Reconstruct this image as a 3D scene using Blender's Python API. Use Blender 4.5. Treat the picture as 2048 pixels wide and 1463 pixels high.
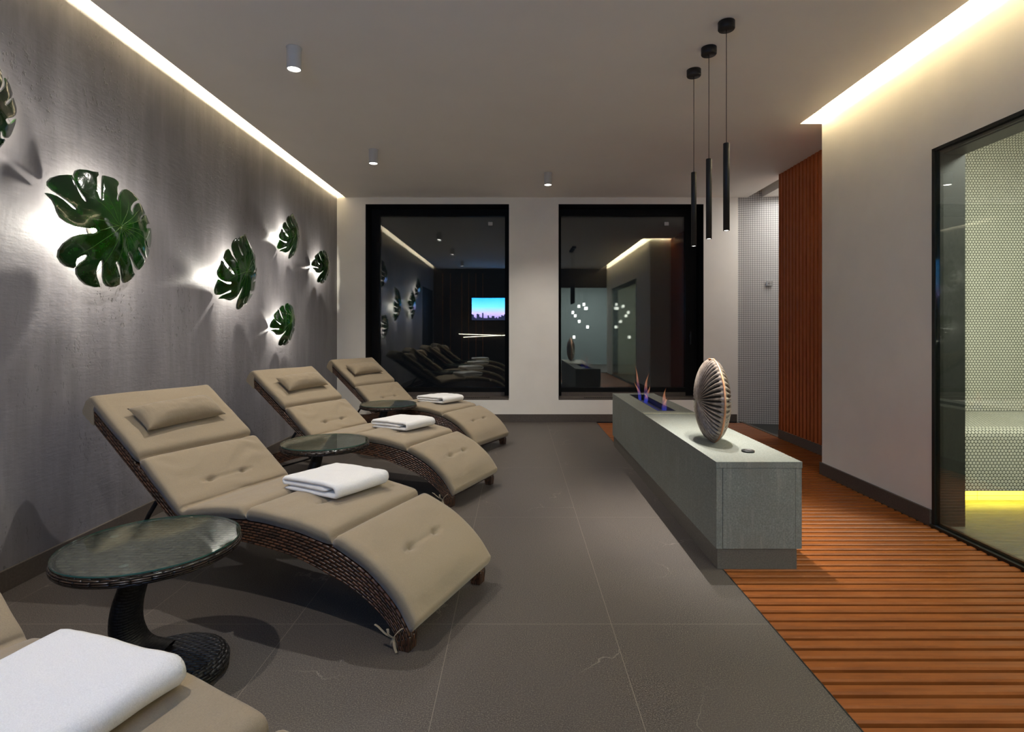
import bpy, bmesh, math, random
from mathutils import Vector, Matrix, noise, geometry
random.seed(7)
for o in list(bpy.data.objects): bpy.data.objects.remove(o, do_unlink=True)
SC = bpy.context.scene
COL = SC.collection
R = math.radians
PI = math.pi
F, CZ = 1113.0, 1.108          # focal length in pixels of the 2048 frame, eye height

# ------------------------------------------------------------ camera
cam = bpy.data.cameras.new('camera'); co = bpy.data.objects.new('camera', cam); COL.objects.link(co)
co.location = (0, 0, CZ); co.rotation_euler = (R(90), 0, 0)
cam.sensor_width = 36; cam.lens = 36 * F / 2048
cam.shift_x = -10 / 2048; cam.shift_y = -71.5 / 2048
cam.clip_start = 0.02
SC.camera = co
SC.cycles.max_bounces = 14; SC.cycles.diffuse_bounces = 8; SC.cycles.glossy_bounces = 5; SC.cycles.transparent_max_bounces = 16
# ------------------------------------------------------------ world / exposure
w = bpy.data.worlds.new('night'); SC.world = w; w.use_nodes = True
w.node_tree.nodes['Background'].inputs[0].default_value = (0.5, 0.6, 0.8, 1)
w.node_tree.nodes['Background'].inputs[1].default_value = 0.003
SC.view_settings.view_transform = 'Standard'; SC.view_settings.look = 'None'
SC.view_settings.exposure = 1.12; SC.view_settings.gamma = 1
SC.view_settings.use_curve_mapping = False

H = 2.715          # soffit height
HT = 2.90          # slab above the coves
XL, XR, YB, YR = -2.18, 2.349, 6.74, -0.45
WARM = (1.0, 0.87, 0.62); NEUT = (1.0, 0.95, 0.89); LEAFC = (1.0, 0.94, 0.83)

def light(name, typ, loc, power, color, **k):
    d = bpy.data.lights.new(name, typ); d.energy = power; d.color = color
    o = bpy.data.objects.new(name, d); COL.objects.link(o); o.location = loc
    for a, b in k.items():
        if a == 'rot': o.rotation_euler = b
        else: setattr(d, a, b)
    return o
# LED tape in the two ceiling coves (lies on the soffit, shines at the wall)
light('cove_tape', 'AREA', (-1.975, 3.15, H + .052), 42, WARM, shape='RECTANGLE', size=0.03, size_y=7.1, rot=(0, R(78), 0))
light('cove_tape', 'AREA', (2.09, 1.95, H + .050), 45, WARM, shape='RECTANGLE', size=0.03, size_y=4.7, rot=(0, R(-78), 0))
light('cove_tape', 'AREA', (2.50, 4.39, H + .05), 8, WARM, shape='RECTANGLE', size=0.40, size_y=0.02, rot=(R(-78), 0, 0))
DOWN = [(-1.27, 1.20), (-1.27, 3.17), (-1.28, 4.96), (0.317, 5.69)]
for x, y in DOWN:
    light('downlight_beam', 'SPOT', (x, y, H - .128), 44 if y < 5 else 34, NEUT, spot_size=R(122), spot_blend=0.95, shadow_soft_size=0.014)
PEND = [3.44, 3.17, 2.905]
for y in PEND:
    light('pendant_beam', 'SPOT', (1.093, y, 1.622), 33, NEUT, spot_size=R(72), spot_blend=0.95, shadow_soft_size=0.006)

# ------------------------------------------------------------ helpers
def lin(r, g, b):
    f = lambda c: ((c / 255 + .055) / 1.055) ** 2.4 if c / 255 > .04045 else c / 255 / 12.92
    return (f(r), f(g), f(b), 1)

class N:
    """little node-tree builder"""
    def __init__(s, name):
        s.m = bpy.data.materials.new(name); s.m.use_nodes = True
        s.t = s.m.node_tree; s.b = s.t.nodes['Principled BSDF']; s.out = s.t.nodes['Material Output']
    def n(s, t, **k):
        x = s.t.nodes.new(t)
        for a, b in k.items():
            if a.startswith('i_'): x.inputs[a[2:]].default_value = b
            else: setattr(x, a, b)
        return x
    def l(s, a, b): s.t.links.new(a, b)
    def put(s, v, sock):
        if isinstance(v, bpy.types.NodeSocket): s.l(v, sock)
        else: sock.default_value = v
    def math(s, op, a, b=None, c=None, clamp=False):
        x = s.n('ShaderNodeMath', operation=op); x.use_clamp = clamp
        s.put(a, x.inputs[0])
        if b is not None: s.put(b, x.inputs[1])
        if c is not None: s.put(c, x.inputs[2])
        return x.outputs[0]
    def coord(s, kind='Object'): return s.n('ShaderNodeTexCoord').outputs[kind]
    def mapping(s, v, sc=(1, 1, 1), rot=(0, 0, 0), loc=(0, 0, 0)):
        x = s.n('ShaderNodeMapping'); s.l(v, x.inputs[0])
        x.inputs['Scale'].default_value = sc; x.inputs['Rotation'].default_value = rot; x.inputs['Location'].default_value = loc
        return x.outputs[0]
    def noise(s, v, scale, detail=4, rough=.55, dist=0):
        x = s.n('ShaderNodeTexNoise'); s.l(v, x.inputs['Vector'])
        x.inputs['Scale'].default_value = scale; x.inputs['Detail'].default_value = detail
        x.inputs['Roughness'].default_value = rough; x.inputs['Distortion'].default_value = dist
        return x.outputs['Fac']
    def ramp(s, f, stops):
        x = s.n('ShaderNodeValToRGB'); s.l(f, x.inputs[0]); e = x.color_ramp.elements
        while len(e) < len(stops): e.new(.5)
        for i, (p, c) in enumerate(stops): e[i].position = p; e[i].color = c if len(c) == 4 else (*c, 1)
        return x.outputs[0]
    def fr(s, f, a, b, c=0, d=1):
        x = s.n('ShaderNodeMapRange'); s.l(f, x.inputs[0])
        for i, v in enumerate((a, b, c, d)): x.inputs[i + 1].default_value = v
        return x.outputs[0]
    def mix(s, f, a, b, mode='MIX'):
        x = s.n('ShaderNodeMix', data_type='RGBA', blend_type=mode)
        s.put(f, x.inputs[0]); s.put(a, x.inputs[6]); s.put(b, x.inputs[7]); return x.outputs[2]
    def bump(s, h, strength, dist=0.01):
        x = s.n('ShaderNodeBump'); x.inputs['Strength'].default_value = strength; x.inputs['Distance'].default_value = dist
        s.l(h, x.inputs['Height']); s.l(x.outputs[0], s.b.inputs['Normal']); return x
    def set(s, **k):
        for a, v in k.items(): s.put(v, s.b.inputs[{'col': 'Base Color', 'rough': 'Roughness', 'metal': 'Metallic', 'spec': 'Specular IOR Level', 'coat': 'Coat Weight', 'sheen': 'Sheen Weight', 'em': 'Emission Color', 'ems': 'Emission Strength', 'croug': 'Coat Roughness'}[a]])
        return s

def plain(name, c, rough=.5, metal=0, spec=.5, grain=0, gs=60, gb=0.0):
    n = N(name); n.set(rough=rough, metal=metal, spec=spec)
    if grain:
        f = n.noise(n.coord(), gs, 6)
        c2 = tuple(min(1, v * (1 + grain)) for v in c[:3]) + (1,); c1 = tuple(v * (1 - grain) for v in c[:3]) + (1,)
        n.set(col=n.ramp(f, [(.3, c1), (.7, c2)]))
        if gb: n.bump(f, gb, .003)
    else: n.set(col=c)
    return n.m

M = {}
M['paint'] = plain('wall_paint', lin(241, 237, 227), .75, grain=.03, gs=3)
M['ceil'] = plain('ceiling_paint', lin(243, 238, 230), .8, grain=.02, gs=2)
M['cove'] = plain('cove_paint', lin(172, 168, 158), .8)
M['black'] = plain('black_frame', lin(9, 9, 8), .6, spec=.2)
M['blackmetal'] = plain('black_metal', lin(22, 22, 22), .5, .0, grain=.15, gs=40)
M['darkmetal'] = plain('dark_metal', lin(40, 42, 38), .4, .3)
M['white'] = plain('white_plastic', lin(205, 203, 198), .5)
M['chrome'] = plain('chrome', lin(200, 200, 200), .2, 1)
M['rubber'] = plain('rubber', lin(18, 17, 16), .7)
M['brass'] = plain('brass', lin(190, 130, 70), .35, 1)
M['clear_pad'] = plain('clear_pad', lin(150, 155, 150), .3)

# stone skirting
n = N('skirting_stone'); f = n.noise(n.coord(), 90, 5); g = n.noise(n.coord(), 4, 4)
n.set(col=n.mix(n.fr(g, .3, .7, 0, .5), n.ramp(f, [(.3, lin(78, 70, 63)), (.7, lin(98, 89, 80))]), lin(84, 74, 66)), rough=.55); M['skirt'] = n.m

# plaster (left wall): trowelled grey with streaks and pitting
n = N('grey_plaster'); c = n.coord()
st = n.noise(n.mapping(c, (1, 2.2, .45)), 1.6, 7, .6, .4)
st2 = n.noise(n.mapping(c, (1, 7, 1.0)), 2.5, 6, .65)
hz = n.noise(n.mapping(c, (1, 1.4, 18)), 3, 5, .6)
col = n.ramp(st, [(.28, lin(110, 107, 110)), (.5, lin(129, 126, 129)), (.72, lin(148, 145, 147))])
col = n.mix(n.fr(st2, .35, .7, 0, .55), col, lin(112, 108, 110))
M_pl = n.math('MULTIPLY', hz, .16)
pit = n.noise(n.mapping(c, (1, 1.6, .9)), 42, 3, .5); area = n.noise(c, 1.9, 3, .5)
pm = n.math('MULTIPLY', n.fr(pit, .60, .68, 0, 1), n.fr(area, .48, .62, 0, 1))
col = n.mix(n.math('MULTIPLY', pm, .45), col, lin(70, 66, 64))
n.set(col=col, rough=.50, spec=.35)
h = n.math('ADD', n.math('MULTIPLY', st, .5), n.math('MULTIPLY', n.noise(n.mapping(c, (1, 1.2, 3)), 14, 5), .35))
h = n.math('ADD', h, M_pl); h = n.math('SUBTRACT', h, n.math('MULTIPLY', pm, .30))
n.bump(h, .30, .012); M['plaster'] = n.m

# floor tile 60 x 120, cross joints at y = 2.10 + 1.2k, long joints at x = .356 + .6k
n = N('floor_tile'); c = n.coord(); sp = n.n('ShaderNodeSeparateXYZ'); n.l(c, sp.inputs[0])
def joint(v, off, per, wd):
    a = n.math('FRACT', n.math('DIVIDE', n.math('SUBTRACT', v, off - 12 * per), per))
    a = n.math('MINIMUM', a, n.math('SUBTRACT', 1.0, a))
    return n.math('LESS_THAN', n.math('MULTIPLY', a, per), wd)
j = n.math('MAXIMUM', joint(sp.outputs[0], .356, .6, .0011), joint(sp.outputs[1], 2.10, 1.2, .0011))
ix = n.math('FLOOR', n.math('DIVIDE', n.math('SUBTRACT', sp.outputs[0], .356), .6)); iy = n.math('FLOOR', n.math('DIVIDE', n.math('SUBTRACT', sp.outputs[1], 2.10), 1.2))
cm = n.n('ShaderNodeCombineXYZ'); n.l(ix, cm.inputs[0]); n.l(iy, cm.inputs[1])
wn = n.n('ShaderNodeTexWhiteNoise'); n.l(cm.outputs[0], wn.inputs['Vector'])
off = n.n('ShaderNodeVectorMath', operation='SCALE'); n.l(wn.outputs['Color'], off.inputs[0]); off.inputs[3].default_value = 7
vv = n.n('ShaderNodeVectorMath', operation='ADD'); n.l(c, vv.inputs[0]); n.l(off.outputs[0], vv.inputs[1]); tc = vv.outputs[0]
fine = n.noise(c, 240, 4, .8); med = n.noise(tc, 5, 5, .6)
col = n.ramp(fine, [(.37, lin(42, 37, 33)), (.50, lin(74, 67, 61)), (.63, lin(126, 117, 107))])
col = n.mix(n.fr(med, .35, .7, 0, .5), col, lin(84, 77, 72))
vo = n.n('ShaderNodeTexVoronoi', feature='DISTANCE_TO_EDGE'); wv = n.n('ShaderNodeVectorMath', operation='ADD')
nc = n.n('ShaderNodeTexNoise'); n.l(tc, nc.inputs['Vector']); nc.inputs['Scale'].default_value = 2.5; nc.inputs['Detail'].default_value = 6
sc_ = n.n('ShaderNodeVectorMath', operation='SCALE'); n.l(nc.outputs['Color'], sc_.inputs[0]); sc_.inputs[3].default_value = .55
n.l(tc, wv.inputs[0]); n.l(sc_.outputs[0], wv.inputs[1]); n.l(wv.outputs[0], vo.inputs['Vector']); vo.inputs['Scale'].default_value = 1.1
vein = n.math('MULTIPLY', n.fr(vo.outputs['Distance'], 0, .004, 1, 0), n.fr(n.noise(tc, 1.7, 2), .53, .62, 0, 1))
col = n.mix(n.math('MULTIPLY', vein, .38), col, lin(165, 155, 142))
col = n.mix(n.math('MULTIPLY', j, .8), col, lin(134, 124, 112))
n.set(col=col, rough=n.fr(fine, .3, .7, .42, .58), spec=.42); n.bump(n.math('SUBTRACT', fine, n.math('MULTIPLY', j, .5)), .03, .001); M['tile'] = n.m

# merbau-like deck boards
def wood(name, a, b, cdark, sc, axis_long, rough=.42):
    n = N(name); c = n.coord('UV')
    g = n.noise(n.mapping(c, (3, 60, 1)), sc, 6, .6, .3); v = n.noise(n.mapping(c, (.8, 1, 1)), 12, 3)
    col = n.ramp(g, [(.25, cdark), (.5, a), (.8, b)])
    col = n.mix(n.fr(v, .3, .7, 0, .35), col, cdark)
    n.set(col=col, rough=rough, spec=.2); n.bump(g, .12, .002); return n.m
M['deck'] = wood('deck_wood', lin(138, 78, 34), lin(152, 90, 42), lin(110, 60, 25), 1.0, 0, .38)
M['slat'] = wood('slat_wood', lin(186, 100, 52), lin(196, 110, 60), lin(160, 80, 40), 1.2, 0, .45)

# bench stone
n = N('bench_stone'); c = n.coord(); f = n.noise(c, 130, 5, .65); g = n.noise(n.mapping(c, (1, .35, 1), (0, 0, .2)), 6, 6, .6, .5)
s3 = n.noise(n.mapping(c, (9, 9, .7), (0, R(38), 0)), 6, 4)
col = n.ramp(f, [(.3, lin(98, 101, 95)), (.55, lin(120, 124, 117)), (.8, lin(150, 154, 146))])
col = n.mix(n.fr(g, .4, .7, 0, .6), col, lin(110, 108, 98)); col = n.mix(n.fr(s3, .55, .72, 0, .35), col, lin(150, 148, 138))
n.set(col=col, rough=.6, spec=.35); n.bump(f, .2, .003); M['stone'] = n.m
n = N('plinth_stone'); f = n.noise(n.coord(), 160, 5, .65)
n.set(col=n.ramp(f, [(.3, lin(78, 74, 66)), (.7, lin(106, 100, 90))]), rough=.6); M['plinth'] = n.m
n = N('seam_stone'); f = n.noise(n.coord(), 90, 5, .65)
n.set(col=n.ramp(f, [(.3, lin(128, 128, 112)), (.7, lin(160, 158, 138))]), rough=.6); M['seam'] = n.m
n = N('slate'); c = n.coord(); f = n.noise(c, 70, 6, .6); g = n.noise(c, 3, 4)
n.set(col=n.mix(n.fr(g, .3, .7, 0, .6), n.ramp(f, [(.3, lin(34, 36, 33)), (.7, lin(50, 52, 48))]), lin(38, 40, 38)), rough=.5); M['slate'] = n.m
n = N('steam_floor'); c = n.coord(); f = n.noise(n.mapping(c, (1, 5, 1)), 12, 6, .6)
n.set(col=n.ramp(f, [(.3, lin(66, 68, 60)), (.7, lin(98, 99, 88))]), rough=.45); M['steamfloor'] = n.m

# fabric
def fabric(name, c, wr=.35, sheen=.2, ws=9):
    n = N(name); k = n.coord()
    a = n.noise(n.mapping(k, (900, 200, 900)), 1, 2); b = n.noise(n.mapping(k, (200, 900, 200)), 1, 2)
    wv = n.math('ADD', a, b); big = n.noise(n.mapping(k, (1.2, .5, 1)), ws, 5, .55, .6)
    c2 = tuple(min(1, x * 1.1) for x in c[:3]) + (1,); c1 = tuple(x * .9 for x in c[:3]) + (1,)
    n.set(col=n.ramp(n.math('MULTIPLY', wv, .5), [(.35, c1), (.65, c2)]), rough=.9, spec=.15, sheen=sheen)
    n.bump(n.math('ADD', n.math('MULTIPLY', wv, .04), big), wr, .012); return n.m
M['cushion'] = fabric('beige_cushion_fabric', lin(150, 135, 111), .38)
M['pillow'] = fabric('beige_pillow_fabric', lin(148, 133, 109), .42, ws=14)
n = N('terry_towel'); k = n.coord(); a = n.noise(k, 420, 3, .7); b = n.noise(k, 90, 4, .6); d = n.noise(k, 9, 3)
n.set(col=n.ramp(a, [(.3, lin(232, 230, 225)), (.7, lin(250, 248, 243))]), rough=1, spec=.1, sheen=.4)
n.bump(n.math('ADD', n.math('ADD', n.math('MULTIPLY', a, .35), n.math('MULTIPLY', b, .5)), d), .55, .009); M['towel'] = n.m

# resin wicker: rows of flat strands; UV in metres
def wicker(name, c1, c2, pu=.030, pv=.0085, rough=.33, st=1.0):
    n = N(name); sp = n.n('ShaderNodeSeparateXYZ'); n.l(n.coord('UV'), sp.inputs[0])
    v = n.math('DIVIDE', sp.outputs[1], pv); row = n.math('FLOOR', v); fv = n.math('FRACT', v)
    u = n.math('ADD', n.math('DIVIDE', sp.outputs[0], pu), n.math('MULTIPLY', row, .5))
    hv = n.math('SINE', n.math('MULTIPLY', fv, PI)); su = n.math('ABSOLUTE', n.math('SINE', n.math('MULTIPLY', u, PI)))
    hgt = n.math('MULTIPLY', n.math('POWER', hv, .6), n.math('POWER', su, .55))
    cx = n.n('ShaderNodeCombineXYZ'); n.l(n.math('FLOOR', u), cx.inputs[0]); n.l(row, cx.inputs[1])
    wn = n.n('ShaderNodeTexWhiteNoise'); n.l(cx.outputs[0], wn.inputs['Vector'])
    col = n.mix(wn.outputs['Value'], c1, c2); col = n.mix(n.fr(hgt, .15, .55, 1, 0), col, tuple(x * .12 for x in c1[:3]) + (1,))
    n.set(col=col, rough=rough, spec=.5); n.bump(hgt, st, .006); return n.m
M['wicker'] = wicker('brown_wicker', lin(50, 31, 20), lin(104, 66, 43), .034, .0125)
M['wickertab'] = wicker('dark_wicker', lin(82, 74, 64), lin(122, 110, 96), .040, .018, .4)
M['wickerrim'] = wicker('dark_wicker_rim', lin(40, 29, 22), lin(70, 54, 43), .05, .007, .25)
M['wickerstem'] = wicker('black_wicker_stem', lin(13, 12, 12), lin(20, 19, 19), .03, .010, .5, .25)
M['wickerbase'] = wicker('black_wicker', lin(30, 29, 29), lin(52, 50, 50), .030, .012, .35)

# glazing: clear slab, Fresnel mirror over transparency
def glass(name, tint, ior=1.5, boost=1.0, rough=0.0):
    n = N(name); n.t.nodes.remove(n.b)
    fr = n.n('ShaderNodeFresnel'); fr.inputs[0].default_value = ior
    tr = n.n('ShaderNodeBsdfTransparent'); tr.inputs[0].default_value = tint
    gl = n.n('ShaderNodeBsdfGlossy'); gl.inputs['Roughness'].default_value = rough
    mx = n.n('ShaderNodeMixShader'); n.l(n.math('MULTIPLY', fr.outputs[0], boost, clamp=True), mx.inputs[0])
    n.l(tr.outputs[0], mx.inputs[1]); n.l(gl.outputs[0], mx.inputs[2]); n.l(mx.outputs[0], n.out.inputs[0]); return n.m
M['winglass'] = glass('window_glass', (.93, .95, .94, 1), 1.5, 1.7)
M['steamglass'] = glass('steam_glass', (.90, .93, .89, 1), 1.5, .38)
M['tableglass'] = glass('table_glass', (.90, .95, .93, 1), 1.5, .6)
M['glassedge'] = plain('green_glass_edge', lin(60, 105, 92), .15)

# white mosaic 25 mm squares
def uvfract(n, sock, p, off=0.0):
    return n.math('FRACT', n.math('ADD', n.math('DIVIDE', sock, p), off))
n = N('square_mosaic'); sp = n.n('ShaderNodeSeparateXYZ'); n.l(n.coord('UV'), sp.inputs[0]); g = []
for k in (0, 1):
    a = uvfract(n, sp.outputs[k], .0255); g.append(n.math('MINIMUM', a, n.math('SUBTRACT', 1.0, a)))
e = n.math('MINIMUM', g[0], g[1]); tl = n.fr(e, .055, .085)
n.set(col=n.mix(tl, lin(88, 88, 88), lin(208, 206, 202)), rough=n.fr(tl, 0, 1, .8, .25)); n.bump(tl, .5, .002); M['mosaic'] = n.m
# penny-round mosaic
n = N('penny_mosaic'); uv = n.coord('UV'); P = .0222; RH = P * math.sqrt(3)
def cell(off):
    m = n.mapping(uv, (1 / P, 1 / RH, 1), (0, 0, 0), (off, off, 0))
    fr_ = n.n('ShaderNodeVectorMath', operation='FRACTION'); n.l(m, fr_.inputs[0])
    sb = n.n('ShaderNodeVectorMath', operation='SUBTRACT'); n.l(fr_.outputs[0], sb.inputs[0]); sb.inputs[1].default_value = (.5, .5, 0)
    ml = n.n('ShaderNodeVectorMath', operation='MULTIPLY'); n.l(sb.outputs[0], ml.inputs[0]); ml.inputs[1].default_value = (P, RH, 0)
    ln = n.n('ShaderNodeVectorMath', operation='LENGTH'); n.l(ml.outputs[0], ln.inputs[0]); return ln.outputs['Value']
d = n.math('MINIMUM', cell(0), cell(.5)); tl = n.fr(d, .0088, .0098, 1, 0); dome = n.fr(d, .0, .0095, 1, .2)
n.set(col=n.mix(tl, lin(74, 76, 66), lin(214, 212, 198)), rough=n.fr(tl, 0, 1, .8, .22)); n.bump(n.math('MULTIPLY', dome, tl), .5, .0025); M['penny'] = n.m

# lamps, screens, flames
def emis(name, c, s):
    n = N(name); n.set(col=(.8, .8, .8, 1), em=c, ems=s); return n.m
M['lens'] = emis('lamp_lens', (1, .95, .88, 1), 9)
M['pendlens'] = emis('pendant_lens', (1, .95, .88, 1), 5)
M['ledbar'] = emis('led_bar', (1, .90, .70, 1), 5)
M['cubelens'] = emis('cube_lamp', (1, .98, .92, 1), 9)
M['yled'] = emis('yellow_led', (1, .86, .05, 1), 5)
n = N('leaf_glaze'); c = n.coord(); f = n.noise(c, 14, 5, .6); 
n.set(col=n.ramp(f, [(.3, lin(8, 34, 8)), (.55, lin(16, 62, 12)), (.8, lin(40, 96, 18))]), rough=.12, spec=.6, coat=.5, croug=.05); n.bump(n.noise(c, 30, 4), .25, .006)
tlc = n.n('ShaderNodeBsdfTranslucent'); tlc.inputs[0].default_value = (.10, .55, .04, 1)
mx = n.n('ShaderNodeMixShader'); mx.inputs[0].default_value = .02; n.l(n.b.outputs[0], mx.inputs[1]); n.l(tlc.outputs[0], mx.inputs[2]); n.l(mx.outputs[0], n.out.inputs[0]); M['leaf'] = n.m
M['vein'] = plain('leaf_vein', lin(72, 104, 40), .2)

# ------------------------------------------------------------ mesh builders
class MB:
    def __init__(s): s.v = []; s.f = []; s.uv = []; s.mi = []; s.sm = []
    def add(s, vs, fs, uvs=None, mi=0, smooth=False):
        b = len(s.v); s.v += [tuple(p) for p in vs]
        for i, fc in enumerate(fs):
            s.f.append([b + k for k in fc]); s.mi.append(mi); s.sm.append(smooth)
            s.uv.append(uvs[i] if uvs else None)
    def box(s, x0, x1, y0, y1, z0, z1, mi=0, uvoff=0):
        v = [(x0, y0, z0), (x1, y0, z0), (x1, y1, z0), (x0, y1, z0), (x0, y0, z1), (x1, y0, z1), (x1, y1, z1), (x0, y1, z1)]
        f = [(0, 3, 2, 1), (4, 5, 6, 7), (0, 1, 5, 4), (1, 2, 6, 5), (2, 3, 7, 6), (3, 0, 4, 7)]
        pr = [(0, 1), (0, 1), (0, 2), (1, 2), (0, 2), (1, 2)]
        s.add(v, f, [[(v[k][a] + uvoff, v[k][b]) for k in fc] for fc, (a, b) in zip(f, pr)], mi)
    def grid(s, P, uv=None, close_u=False, close_v=False, mi=0, smooth=True):
        nu, nv = len(P), len(P[0]); vs = [p for r_ in P for p in r_]; fs = []; us = []
        for i in range(nu if close_u else nu - 1):
            for j in range(nv if close_v else nv - 1):
                i2, j2 = (i + 1) % nu, (j + 1) % nv
                fs.append((i * nv + j, i2 * nv + j, i2 * nv + j2, i * nv + j2))
                if uv: us.append([uv(i, j), uv(i + 1, j), uv(i + 1, j + 1), uv(i, j + 1)])
        s.add(vs, fs, us if uv else None, mi, smooth)
    def tube(s, pts, r, n=10, mi=0, caps=True, flat=1.0):
        pts = [Vector(p) for p in pts]; rings = []; L = 0; Ls = []
        for i, p in enumerate(pts):
            if i: L += (p - pts[i - 1]).length
            Ls.append(L)
            t = (pts[min(i + 1, len(pts) - 1)] - pts[max(i - 1, 0)]).normalized()
            up = Vector((0, 0, 1)) if abs(t.z) < .9 else Vector((0, 1, 0))
            a = t.cross(up).normalized(); b = a.cross(t)
            rr = r[i] if isinstance(r, (list, tuple)) else r
            rings.append([p + a * math.cos(2 * PI * k / n) * rr + b * math.sin(2 * PI * k / n) * rr * flat for k in range(n)])
        r0 = r[0] if isinstance(r, (list, tuple)) else r
        s.grid(rings, lambda i, j: (Ls[min(i, len(Ls) - 1)], j / n * 2 * PI * r0), close_v=True, mi=mi)
        if caps:
            s.add(rings[0], [tuple(range(n))], [[(0, 0)] * n], mi); s.add(rings[-1], [tuple(range(n))], [[(0, 0)] * n], mi)
    def lathe(s, prof, n=48, c=(0, 0, 0), mi=0, smooth=True, uvp=False):
        rings = [[(c[0] + r * math.cos(2 * PI * k / n), c[1] + r * math.sin(2 * PI * k / n), c[2] + z) for k in range(n)] for r, z in prof]
        L = [0]
        for a, b in zip(prof, prof[1:]): L.append(L[-1] + math.hypot(a[0] - b[0], a[1] - b[1]))
        rm = max(p[0] for p in prof)
        s.grid(rings, (lambda i, j: (2 * PI * rm * j / n, L[min(i, len(L) - 1)])), close_v=True, mi=mi, smooth=smooth)
    def disc(s, r, z, c=(0, 0), n=48, mi=0):
        vs = [(c[0] + r * math.cos(2 * PI * k / n), c[1] + r * math.sin(2 * PI * k / n), z) for k in range(n)]
        s.add(vs, [tuple(range(n))], [[(p[0], p[1]) for p in vs]], mi)
    def build(s, name, mats, parent=None, loc=None, bevel=0, segs=2, recalc=True, smooth_all=False):
        me = bpy.data.meshes.new(name); me.from_pydata(s.v, [], s.f)
        mats = mats if isinstance(mats, list) else [mats]
        for m in mats: me.materials.append(M[m] if isinstance(m, str) else m)
        ul = me.uv_layers.new(name='UVMap')
        for p, u, mi, sm in zip(me.polygons, s.uv, s.mi, s.sm):
            p.material_index = mi; p.use_smooth = sm or smooth_all
            if u:
                for li, q in zip(p.loop_indices, u): ul.data[li].uv = q
        bm = bmesh.new(); bm.from_mesh(me)
        bmesh.ops.remove_doubles(bm, verts=bm.verts, dist=1e-6)
        if bevel: bmesh.ops.bevel(bm, geom=bm.edges[:], offset=bevel, segments=segs, profile=.6, affect='EDGES')
        if recalc: bmesh.ops.recalc_face_normals(bm, faces=bm.faces)
        bm.to_mesh(me); bm.free()
        o = bpy.data.objects.new(name, me); COL.objects.link(o)
        if parent: o.parent = parent
        if loc: o.location = loc
        return o
def empty(name, loc=(0, 0, 0), rz=0):
    o = bpy.data.objects.new(name, None); COL.objects.link(o); o.location = loc; o.rotation_euler = (0, 0, rz)
    o.empty_display_size = .1; return o
def tag(o, label, cat, group=None):
    o['label'] = label; o['category'] = cat
    if group: o['group'] = group
    return o
def struct(o, label=None):
    o['kind'] = 'structure'
    if label: o['label'] = label
    return o
def kids(o): return [c for c in COL.objects if c.parent == o]
def copy_tree(o, parent=None):
    c = o.copy(); COL.objects.link(c); c.parent = parent
    for ch in kids(o): copy_tree(ch, c)
    return c
def bx(name, mat, *a, parent=None, bevel=0): m = MB(); m.box(*a); return m.build(name, mat, parent, bevel=bevel)
def spl(pts, n):
    """Catmull-Rom through pts, n samples spread evenly along its length"""
    P = [Vector(p) for p in pts]; P = [P[0] * 2 - P[1]] + P + [P[-1] * 2 - P[-2]]; D = []
    for i in range(1, len(P) - 2):
        a, b, c, d = P[i - 1:i + 3]
        for k in range(24):
            t = k / 24; D.append(.5 * ((2 * b) + (c - a) * t + (2 * a - 5 * b + 4 * c - d) * t * t + (3 * b - a - 3 * c + d) * t ** 3))
    D.append(P[-2]); L = [0]
    for a, b in zip(D, D[1:]): L.append(L[-1] + (b - a).length)
    out = []; k = 0
    for i in range(n):
        q = L[-1] * i / (n - 1)
        while k < len(L) - 2 and L[k + 1] < q: k += 1
        t = (q - L[k]) / max(1e-9, L[k + 1] - L[k]); out.append(D[k].lerp(D[k + 1], min(1, t)))
    return out, L[-1]

# ============================================================ ROOM SHELL
m = MB(); m.box(XL - .1, .953, YR - .1, YB + .4, -.05, 0); 
bx('floor_base', 'black', .953, 2.72, -.55, YB + .1, -.10, -.045)['kind'] = 'structure'  # subfloor coloured black to deepen the shade in the deck board gaps
struct(m.build('floor', 'tile'), 'dark grey-brown large-format stone tile floor')
# deck: boards running across, pitch 62.3 mm
m = MB(); pitch = .0623; y = 2.511 - 46 * pitch
while y < YB - .01:
    x1 = XR - .012 if y < 4.286 - .05 else 2.705
    if not (y > YB - .06):
        x0 = .958; u0 = random.random() * 50; w_ = .0425; b = .0055
        # chamfered board section
        prof = [(0, -.032), (0, -b), (b, 0), (w_ - b, 0), (w_, -b), (w_, -.032)]
        vs = [(x, y + a, c) for x in (x0, x1) for a, c in prof]; k = len(prof)
        fs = [(i, i + 1, k + i + 1, k + i) for i in range(k - 1)] + [tuple(range(k))[::-1], tuple(range(k, 2 * k))]
        uv = [[(vs[q][0] + u0, vs[q][1] + u0) for q in fc] for fc in fs]
        m.add(vs, fs, uv)
    y += pitch
struct(m.build('floor_deck', 'deck'), 'orange-brown slatted timber duckboard floor')
bx('floor_trim', 'darkmetal', .953, .957, YR, YB, -.04, .0015)['kind'] = 'structure'

# left wall
m = MB(); m.box(XL - .12, XL, YR, YB + .3, 0, HT); struct(m.build('wall_left', 'plaster'), 'grey trowelled plaster wall')
def skirting(name, *a):
    m = MB(); m.box(*a); struct(m.build(name, 'skirt', bevel=.002), 'brown-grey stone skirting')
skirting('baseboard_left', XL, XL + .014, 1.35, YB, 0, .092)
skirting('baseboard_back', XL + .014, 2.66, YB - .014, YB, 0, .092)
skirting('baseboard_right', XR - .014, XR, 3.150, 4.286, 0, .092)
skirting('baseboard_right', XR - .014, 2.706, 4.286, 4.300, 0, .092)
skirting('baseboard_right', 2.690, 2.706, 4.300, 5.735, 0, .085)
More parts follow.
